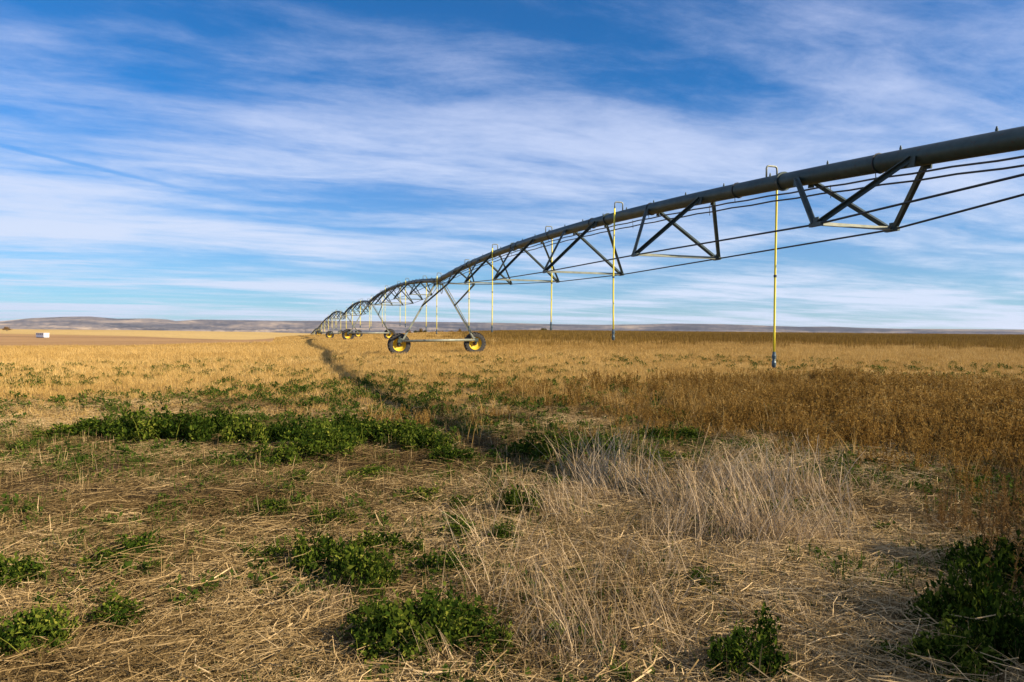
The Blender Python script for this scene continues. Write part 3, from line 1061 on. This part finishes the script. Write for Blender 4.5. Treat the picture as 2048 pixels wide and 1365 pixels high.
# --- the same field farther off, in wider tufts
ftuft = []
for k in range(6):
    q, r_ = blades(26, 0.5, 0.08, 0.22, 0.4, 0.012, 1, rng)
    ftuft.append(quads_mesh('far_stubble_tuft', q, r_, V_GOLD))
x, y, r, az = wedge(58, 165, 4.2, -48, 50)
nb = fbm(x * 0.03, y * 0.08, 181, 4)
lim = 61 / (1 + 0.1 * np.sin(az * 0.12))
keep = ~((az < -11) & (r > lim) & ((az < -19) | (r > 150)))
keep &= rng.uniform(size=len(x)) > sstep(-8, 6, az + 10 * (nb - 0.5)) * sstep(48, 68, r)
x, y, nb = x[keep], y[keep], nb[keep]
scatter('far_golden_stubble', ftuft, put(x, y), rng.uniform(0, 6.28, len(x)), rng.uniform(0.8, 1.2, len(x)),
        np.clip(0.05 + 0.9 * nb + rng.normal(0, 0.18, len(x)), 0, 1), 'golden stubble around the far wheels of the irrigation machine', cat='stubble')

# --- brown standing crop on the right, farther off
ctuft = []
for k in range(6):
    q, r_ = blades(30, 0.5, 0.25, 0.52, 0.22, 0.012, 1, rng)
    ctuft.append(quads_mesh('crop_tuft', q, r_, V_CROP))
x, y, r, az = wedge(42, 175, 4.0, -14, 54)
nb = fbm(x * 0.04, y * 0.09, 191, 4)
keep = rng.uniform(size=len(x)) < sstep(-8, 6, az + 10 * (nb - 0.5)) * sstep(44, 74, r + 16 * (nb - 0.5))
x, y, nb = x[keep], y[keep], nb[keep]
scatter('brown_crop', ctuft, put(x, y), rng.uniform(0, 6.28, len(x)), rng.uniform(0.7, 1.2, len(x)),
        np.clip(0.1 + 0.8 * nb + rng.normal(0, 0.2, len(x)), 0, 1), 'darker brown standing growth stretching along the far right field edge', cat='crop')


# --- brown weeds on the near right
def weed(rg, n_st, h, spread, m=34, fine=1.0):
    Q, Rn = [], []
    for s in range(n_st):
        th, la = rg.uniform(0, 6.28), abs(rg.normal(0, 0.30))
        b = np.array([rg.normal(0, spread * 0.4), rg.normal(0, spread * 0.4), 0])
        hh = h * rg.uniform(0.6, 1.1)
        d = np.array([math.sin(la) * math.cos(th), math.sin(la) * math.sin(th), math.cos(la)])
        t = np.linspace(0, 1, 4)[None, :, None]
        fa = np.array([[-math.sin(th + 1), math.cos(th + 1), 0]])
        Q.append(ribbon((b + d * hh * t), np.full((1, 4), 0.0028), fa))
        Rn.append(np.full(3, rg.uniform(0, 0.6)))
        f = rg.uniform(0.25, 1.0, m)
        p = b + d * (hh * f)[:, None]
        dd = unit(rg.normal(0, 1, (m, 3)) + np.array([0, 0, 0.9]))
        ln = rg.uniform(0.02, 0.085, m) * (1.15 - 0.6 * f)
        P2 = np.stack([p, p + dd * ln[:, None]], 1)
        fc = unit(np.cross(dd, rg.normal(0, 1, (m, 3))))
        Q.append(ribbon(P2, np.stack([np.full(m, 0.0035 * fine), np.full(m, 0.0055 * fine)], 1), fc))
        Rn.append(rg.uniform(0.1, 1, m))
    return np.concatenate(Q), np.concatenate(Rn)


wmesh = []
for k in range(6):
    q, r_ = weed(rng, 9, 0.42, 0.22)
    wmesh.append(quads_mesh('brown_weed', q, r_, V_BROWN))
x, y, r, az = wedge(6.0, 22, 26, -20, 62)
keep = rng.uniform(size=len(x)) < in_weeds(x, y)
x, y, az = x[keep], y[keep], az[keep]
nw = fbm(x * 0.8, y * 0.8, 205, 3)
hs = 0.12 + 0.42 * sstep(0, 30, az) + 0.75 * (nw - 0.3) + rng.normal(0, 0.16, len(x)) + 0.32 * sstep(9.5, 12.5, y + 0.05 * az)
scatter('brown_weeds', wmesh, put(x, y), rng.uniform(0, 6.28, len(x)), np.clip(hs, 0.3, 2.2),
        np.clip(-0.15 + 1.15 * fbm(x * 0.5, y * 0.5, 201, 3) + rng.normal(0, 0.24, len(x)), 0, 1),
        'reddish brown dried weeds massed between the straw and the stubble', cat='weeds')


# --- taller golden stalks mixed into the brown weeds
gst = [quads_mesh('golden_stalks', *blades(16, 0.2, 0.22, 0.58, 0.3, 0.004, 3, rng, 0.05, None, None, 0.3), V_GOLD) for _ in range(5)]
x, y, r, az = wedge(7.5, 22, 12, -16, 58)
keep = rng.uniform(size=len(x)) < in_weeds(x, y) * (0.25 + 0.75 * sstep(0.4, 0.6, fbm(x * 0.7, y * 0.7, 207, 3)))
x, y, az = x[keep], y[keep], az[keep]
scatter('golden_stalks', gst, put(x, y), rng.uniform(0, 6.28, len(x)), rng.uniform(0.5, 1.1, len(x)), np.clip(rng.normal(0.4, 0.25, len(x)), 0, 1),
        'taller golden grass stalks mixed through the brown weeds', cat='grass')


# --- green regrowth
def leafy(rg, n_st, spread, h, leaf, per):
    """a low cushion of leafy shoots"""
    Q, Rn = [], []
    for s in range(n_st):
        th = rg.uniform(0, 6.28)
        f = math.sqrt(rg.uniform(0, 1))
        base = np.array([math.cos(th), math.sin(th), 0]) * f * spread * 0.45
        tip = np.array([math.cos(th) * f * spread * rg.uniform(0.75, 1.15), math.sin(th) * f * spread * rg.uniform(0.75, 1.15),
                        h * (1.08 - 0.75 * f * f) * rg.uniform(0.7, 1.2)])
        m = per
        tt = rg.uniform(0.25, 1.0, m) ** 0.7
        p = base[None] + (tip - base)[None] * tt[:, None] + rg.normal(0, leaf * 0.55, (m, 3))
        p[:, 2] = np.maximum(p[:, 2], 0.005)
        out = unit(tip - base + np.array([0, 0, 0.05]))
        d = unit(rg.normal(0, 0.8, (m, 3)) + out * 0.7 + np.array([0, 0, 0.15]))
        w = unit(np.cross(d, rg.normal(0, 0.5, (m, 3)) + np.array([0, 0, 1.0])))
        nrm = np.cross(w, d)
        ln = leaf * np.clip(rg.lognormal(-0.12, 0.38, m), 0.35, 2.0)[:, None]
        a = p
        b = p + d * ln * 0.55 + w * ln * 0.30 + nrm * ln * 0.10
        c = p + d * ln * 1.05
        e = p + d * ln * 0.55 - w * ln * 0.30 + nrm * ln * 0.10
        Q.append(np.stack([a, b, c, e], 1))
        Rn.append(np.clip(rg.normal(0.45, 0.28, m), 0, 1))
    return np.concatenate(Q), np.concatenate(Rn)


sprig = []
for k in range(5):
    q, r_ = leafy(rng, 9, 0.13, 0.10, 0.038, 9)
    sprig.append(quads_mesh('green_sprig', q, r_, V_GREEN))
x, y, r, az = wedge(9, 34, 24)
keep = rng.uniform(size=len(x)) < green_amount(x, y) * np.where(y < 13.2, 1.0, 0.75)
x, y, r = x[keep], y[keep], r[keep]
scatter('green_regrowth', sprig, put(x, y), rng.uniform(0, 6.28, len(x)), rng.uniform(0.5, 1.3, len(x)), rng.uniform(0, 1, len(x)),
        'low green regrowth spread through the stubble behind the straw', cat='weeds')
# fine green shoots in the straw
shoot = []
for k in range(4):
    q, r_ = blades(16, 0.12, 0.03, 0.10, 0.6, 0.0035, 1, rng)
    q2, r2_ = leafy(rng, 4, 0.08, 0.04, 0.022, 6)
    shoot.append(quads_mesh('green_shoots', np.concatenate([q, q2]), np.concatenate([r_, r2_]), V_GREEN))
x, y, r, az = wedge(2.2, 12.5, 30)
g = fbm(x * 0.55, y * 0.8, 211, 4) + 0.10 * sstep(-5, -30, az) * 0
keep = rng.uniform(size=len(x)) < 0.5 * sstep(0.28, 0.5, g) + 0.5 * sstep(0.48, 0.62, g)
x, y = x[keep], y[keep]
scatter('green_shoots', shoot, put(x, y, 0.02), rng.uniform(0, 6.28, len(x)), rng.uniform(0.7, 1.6, len(x)), rng.uniform(0, 1, len(x)),
        'fine green shoots coming up through the flattened straw', cat='shoots')

x, y, r, az = wedge(2.6, 10.5, 16)
g = fbm(x * 0.75, y * 1.0, 231, 4)
keep = rng.uniform(size=len(x)) < sstep(0.50, 0.64, g)
x, y = x[keep], y[keep]
scatter('green_leaf_patches', sprig, put(x, y, 0.02), rng.uniform(0, 6.28, len(x)), rng.uniform(0.5, 1.05, len(x)), rng.uniform(0, 1, len(x)),
        'low patches of small green leaves spread between the big clumps', cat='weeds')

# --- green clumps that stand out one by one: (x, base y, width in the photograph's pixels, height factor)
cl_mesh = []
for k in range(7):
    q, r_ = leafy(rng, 62, 0.44, 0.36 + 0.05 * (k % 3), 0.050, 26)
    parts_q, parts_r = [q], [r_]
    for lob in range(5):                     # uneven lobes and stray shoots break the cushion's outline
        lq, lr = leafy(rng, rng.integers(8, 22), rng.uniform(0.10, 0.24), rng.uniform(0.14, 0.50), 0.046, 24)
        a_, d_ = rng.uniform(0, 6.28), rng.uniform(0.15, 0.55)
        parts_q.append(lq + np.array([d_ * math.cos(a_), d_ * math.sin(a_), 0]))
        parts_r.append(np.clip(lr + rng.normal(0.05, 0.15), 0, 1))
    sq, sr = blades(26, 0.5, 0.25, 0.55, 0.45, 0.005, 3, rng, 0.1, None, None, 0.3)
    q, r_ = np.concatenate(parts_q + [sq]), np.concatenate(parts_r + [np.clip(sr, 0.4, 1)])
    cl_mesh.append(quads_mesh('leafy_clump', q, r_, V_CLUMP))


def plant(name, me, px, py, wpx, hf, label, cat, group, native=1.0):
    x, y = ground_at(px, py)
    o = bpy.data.objects.new(name, me)
    s = wpx * y / FPX / native
    o.location = (x, y, h1(x, y) + 0.012)
    o.rotation_euler = (rng.normal(0, 0.04), rng.normal(0, 0.04), rng.uniform(0, 6.28))
    s *= 1.1
    o.scale = (s * rng.uniform(0.9, 1.15), s * rng.uniform(0.75, 1.1), s * hf * rng.uniform(0.95, 1.25))
    COL.objects.link(o)
    return tag(o, label, cat, group)


ROW_C = [(150, 878, 90), (205, 880, 105), (262, 884, 110), (322, 890, 125), (382, 884, 110), (440, 878, 105), (498, 898, 95), (545, 880, 90),
         (590, 892, 100), (640, 912, 105), (692, 908, 100), (735, 884, 95), (790, 892, 100), (848, 900, 100), (640, 880, 90), (700, 872, 80)]
for k, (px, py, w) in enumerate(ROW_C):
    plant('leafy_green_clump', cl_mesh[k % 7], px + rng.normal(0, 8), py + rng.normal(0, 5), w * rng.uniform(0.95, 1.3), rng.uniform(0.65, 1.05),
          'dark green leafy clump in the long row along the stubble edge', 'plant', 'green clumps in the row along the stubble edge')
BIG_C = [(50, 1312, 175, 0.95), (15, 1185, 130, 1.0), (720, 1190, 150, 0.9), (650, 1148, 140, 0.8), (770, 1120, 130, 0.8), (790, 1318, 180, 0.9),
         (885, 1285, 190, 0.8), (985, 1318, 130, 0.8), (1485, 1360, 150, 1.0), (745, 1262, 130, 0.6)]
for k, (px, py, w, hf) in enumerate(BIG_C):
    if px in (720, 650, 770):
        lab, grp = 'bushy green clump in the merged trio amid open flattened straw', 'merged trio of green clumps'
    elif px in (790, 885, 985, 745):
        lab, grp = 'big bushy green clump in the cluster beside the tallest leaning dry stalks', 'cluster of green clumps by the dry stalks'
    else:
        lab = {50: 'big rounded green clump in open straw, the larger of an isolated pair',
               15: 'rounded green clump in open straw, the smaller of an isolated pair',
               1485: 'bright bushy green clump alone in shaded straw beyond the leaning dry stalks'}[px]
        grp = None
    plant('leafy_green_clump', cl_mesh[(k + 3) % 7], px, py, w * 1.1, hf, lab, 'plant', grp)
SMALL_C = [(265, 1130, 140, 0.75), (305, 1158, 66, 0.8), (235, 1262, 145, 0.7), (565, 935, 95, 0.75), (545, 1038, 78, 0.7), (665, 1062, 80, 0.95),
           (625, 1020, 50, 0.8), (545, 1135, 80, 0.8), (880, 1160, 130, 0.65), (835, 1012, 105, 0.7), (935, 1018, 75, 0.55), (735, 962, 110, 0.4),
           (1040, 1035, 115, 0.9), (920, 1085, 110, 0.8), (1010, 1090, 90, 0.7), (1085, 916, 150, 0.5), (905, 926, 90, 0.6), (885, 966, 60, 0.6),
           (1215, 915, 110, 0.55), (1330, 925, 80, 0.55), (360, 1188, 55, 0.5), (410, 1270, 50, 0.5), (1405, 1195, 130, 0.75), (1150, 1165, 100, 0.5),
           (850, 1245, 60, 0.5), (600, 965, 60, 0.6), (1310, 885, 70, 0.8), (1370, 880, 60, 0.8), (1530, 842, 55, 0.9), (1590, 850, 60, 0.9), (1340, 846, 60, 0.8)]
for k, (px, py, w, hf) in enumerate(SMALL_C):
    if py < 890:
        lab, grp = 'small green tuft of leaves rooted among the brown weeds', 'small green clumps among the brown weeds'
    elif py < 970:
        lab, grp = 'small low green clump on the straw just outside the clump row', 'small green clumps beside the clump row'
    elif px > 960:
        lab, grp = 'small green clump tucked between tufts of dry grass', 'small green clumps among dry grass'
    else:
        lab, grp = 'small low green clump surrounded by open flattened straw', 'small green clumps in open straw'
    plant('leafy_green_clump', cl_mesh[(k + 1) % 7], px, py, w, hf, lab, 'plant', grp)
for k, (px, py, w, hf) in enumerate([(1950, 1275, 190, 1.35), (1860, 1262, 120, 1.1), (2040, 1330, 170, 1.4), (2010, 1190, 150, 1.3), (1925, 1365, 190, 0.9), (1790, 1330, 110, 0.6)]):
    plant('leafy_green_clump', cl_mesh[(k + 2) % 7], px, py, w, hf,
          'tall dark green clump in the shade below the brown weeds', 'plant', 'shaded green clumps')


# --- dry grass tufts that stand out one by one
def dry_tuft(rg, n, spread, h0, h1_, lean, ld):
    q, r_ = blades(n, spread, h0, h1_, lean, 0.0030, 4, rg, 0.10, None, ld, 0.35, 0.7)
    q2, r2_ = blades(n // 2, spread * 1.1, h0 * 0.3, h0 * 0.9, 0.6, 0.003, 3, rg, 0.2, None, None, 0.5, 0.7)
    return quads_mesh('dry_grass_tuft', np.concatenate([q, q2]), np.concatenate([r_, r2_]), V_DRY)


dt = [dry_tuft(rng, nn, 0.34, 0.14, 0.62, ln_, ld_) for nn, ln_, ld_ in ((70, 0.50, None), (190, 0.22, 2.7), (66, 0.62, None), (160, 0.28, 0.6), (76, 0.44, 2.0))]
DRY = [  # x, base y, height in pixels, width factor
    (1200, 960, 120, 1.3), (1165, 1000, 110, 1.2), (1250, 985, 130, 1.2), (1120, 1030, 115, 1.2), (1310, 1010, 100, 1.2),
    (1420, 1040, 120, 1.3), (1480, 1060, 150, 1.2), (1530, 1075, 165, 1.1), (1580, 1085, 165, 1.1), (1625, 1075, 150, 1.2), (1660, 1060, 110, 1.3),
    (1450, 985, 110, 1.2), (1520, 1000, 120, 1.2), (1600, 1010, 120, 1.2), (1390, 1090, 120, 1.1), (1340, 1060, 90, 1.3),
    (1000, 1110, 150, 0.9), (985, 1060, 110, 0.9), (1180, 1290, 230, 0.8), (1210, 1180, 170, 0.8), (1060, 1210, 150, 0.9), (1120, 1250, 170, 1.0),
    (1260, 1240, 190, 0.9), (1320, 1290, 170, 1.0), (1250, 1340, 170, 1.0), (960, 1240, 180, 0.8), (1040, 1300, 190, 0.8), (1330, 1180, 120, 1.1),
    (1430, 1150, 130, 1.0), (1500, 1180, 120, 1.0), (1290, 1120, 110, 1.2), (1110, 1130, 110, 1.1),
    (1750, 1000, 90, 1.3), (1810, 985, 75, 1.5), (1720, 985, 80, 1.3)]
MORE = [(1080, 1165, 120, 1.1), (1150, 1215, 150, 1.0), (1000, 1175, 130, 0.9), (1230, 1060, 110, 1.2), (1180, 1090, 120, 1.1), (1280, 1195, 140, 1.0),
        (1380, 1235, 130, 1.0), (1100, 1340, 170, 1.0), (1380, 1330, 150, 1.0), (900, 1340, 150, 0.8), (1160, 1360, 180, 0.9), (1460, 1240, 110, 1.1),
        (1560, 1280, 110, 1.0), (620, 1215, 80, 0.9), (560, 1190, 75, 0.8), (660, 1255, 85, 0.8), (1020, 1005, 90, 1.0), (950, 985, 80, 0.9), (1640, 1180, 80, 1.0)]
DRY = DRY[:32] + MORE + DRY[32:]
for k, (px, py, hp_, wf) in enumerate(DRY):
    me = dt[(1, 1, 3)[k % 3]] if k <= 15 else dt[(0, 2, 4)[k % 3]]
    x, y = ground_at(px + rng.normal(0, 18), py + rng.normal(0, 9))
    o = bpy.data.objects.new('dry_grass_tuft', me)
    s = hp_ * y / FPX / 0.60
    o.location = (x, y, h1(x, y) - 0.01)
    o.rotation_euler = (rng.normal(0, 0.08), rng.normal(0, 0.08), rng.normal(0, 0.45) if k <= 15 else rng.uniform(0, 6.28))
    s *= rng.uniform(0.65, 1.25)
    o.scale = (s * wf, s * wf, s)
    COL.objects.link(o)
    if 5 <= k <= 15:
        tag(o, 'tall pale dry grass tuft in the dense stand before the brown weeds', 'grass tuft', 'dense stand of dry grass')
    elif k < 5:
        tag(o, 'wispy dry grass tuft between the straw and a green clump', 'grass tuft', 'wispy dry grass tufts')
    elif k >= len(DRY) - 3:
        tag(o, 'low greyish dry grass tuft at the shaded foot of the brown weeds', 'grass tuft', 'dry tufts below the brown weeds')
    elif px < 700:
        tag(o, 'thin pale dry tuft in open straw below the merged trio of clumps', 'grass tuft', 'dry tufts below the merged trio')
    elif px < 1010:
        tag(o, 'thin dry grass tuft rising beside the cluster of bushy green clumps', 'grass tuft', 'dry tufts beside the green clumps')
    elif py < 1200:
        tag(o, 'short bent dry grass tuft between the dense stand and the leaning stalks', 'grass tuft', 'short bent dry tufts')
    else:
        tag(o, 'leaning dry grass tuft with long bent stalks over flattened straw', 'grass tuft', 'leaning dry grass tufts')

# --- brown weed plants that stand apart at the right edge
V_DRYWEED = veg_mat('dried_weed', [(0.0, (0.09, 0.045, 0.016)), (0.5, (0.20, 0.11, 0.035)), (1.0, (0.40, 0.26, 0.10))], 0.2, 0.8, use_tint=False)
tall_weed = [quads_mesh('dried_brown_weed', *weed(rng, 16, 0.9, 0.34, 90, 0.55), V_DRYWEED) for _ in range(3)]
x, y, r, az = wedge(2.4, 9.5, 30, 39, 68)  # weeds past the right edge of view, added to shade the lower right corner
keep = rng.uniform(size=len(x)) < sstep(39.0, 42.0, az + 8 * (fbm(x * 0.8, y * 0.8, 221, 3) - 0.5) - 8 * (1 - sstep(3.4, 4.4, r)))
x, y = x[keep], y[keep]
scatter('added_shade_weeds', tall_weed, put(x, y), rng.uniform(0, 6.28, len(x)), np.stack([np.full(len(x), 0.62), np.full(len(x), 0.62), rng.uniform(0.5, 0.95, len(x)) + 0.7 * (1 - sstep(3.4, 6.0, np.hypot(x, y)))], -1), rng.uniform(0, 1, len(x)),
        'tall dried weeds added out of view on the right to shade the near straw', cat='weeds')
for k, (px, py, hp_) in enumerate([(1935, 1085, 120), (1990, 1120, 170), (2035, 1080, 190), (1880, 1075, 110), (2030, 1180, 210), (2075, 1240, 260), (2110, 1120, 220)]):
    x, y = ground_at(px, py)
    o = bpy.data.objects.new('dried_brown_weed', tall_weed[k % 3])
    s = hp_ * y / FPX / 0.9
    o.location = (x, y, h1(x, y) - 0.01)
    o.rotation_euler = (0, 0, rng.uniform(0, 6.28))
    o.scale = (min(s, 0.7), min(s, 0.7), s)
    COL.objects.link(o)
    tag(o, 'twiggy dried brown weed standing apart beside the shaded green clumps', 'weed', 'dried weeds standing apart')


# --- autumn bushes beyond the field
def bush_mesh(rg):
    q, r_ = leafy(rg, 60, 0.5, 0.62, 0.075, 20)
    return quads_mesh('crown', q, r_, V_BUSH)


bm_ = [bush_mesh(rng) for _ in range(3)]
for px, py, w, hf, lab in ((817, 668, 14, 0.8, 'orange autumn bush seen past the near tower leg'), (832, 668, 12, 0.7, 'rusty autumn bush beside a green one at the field edge'),
                           (842, 668, 12, 0.9, 'dark green bush beside the rusty ones at the field edge'), (851, 668.5, 11, 0.6, 'low orange bush at the end of the bush row'),
                           (920, 668.5, 9, 0.9, 'lone small orange bush on the field edge beside the right wheel'), (1088, 668.5, 22, 0.35, 'low wide russet bush under the yellow drop hose'),
                           (755, 668, 18, 0.5, 'wide russet bush behind the second tower base beam'),
                           (14, 661, 16, 0.5, 'dark low bush on the far left field margin')):
    d = CAM_R3 @ np.array([(px - 1024) / FPX, -(py - 682.5) / FPX, -1.0])
    R_ = 150.0 if px > 100 else 330.0
    x, y = d[0] / d[1] * R_, R_
    z = h1(x, y)
    b = empty('autumn_bush', (x, y, z))
    tag(b, lab, 'bush')
    s = w * y / FPX
    o = bpy.data.objects.new('crown', bm_[int(px) % 3])
    COL.objects.link(o)
    o.parent = b
    o.location = (0, 0, 0.05 * s)
    o.scale = (s, s, s * hf * 1.4)
    mb = MB()
    for kk in range(5):
        a = kk * 1.3
        mb.tube([(0.02 * s * math.cos(a), 0.02 * s * math.sin(a), -0.05), (0.12 * s * math.cos(a), 0.12 * s * math.sin(a), 0.3 * s * hf)], [0.02 * s, 0.008 * s], 5)
    mb.build('trunk', M_BARK, b)

# ------------------------------------------------------------------ the air: thin haze over the plain
hz, hn = new_mat('haze_air')
vol = N(hn, 'ShaderNodeVolumePrincipled', {'Color': (0.80, 0.85, 1.0, 1), 'Density': 5.5e-5, 'Anisotropy': 0.2})
N(hn, 'ShaderNodeOutputMaterial', {'Volume': vol.outputs[0]})
mb = MB()
mb.box((-9500, 0, 25), (9500, 0, 25), 19000, 160)
haze = mb.build('haze', hz)
tag(haze, kind='stuff')
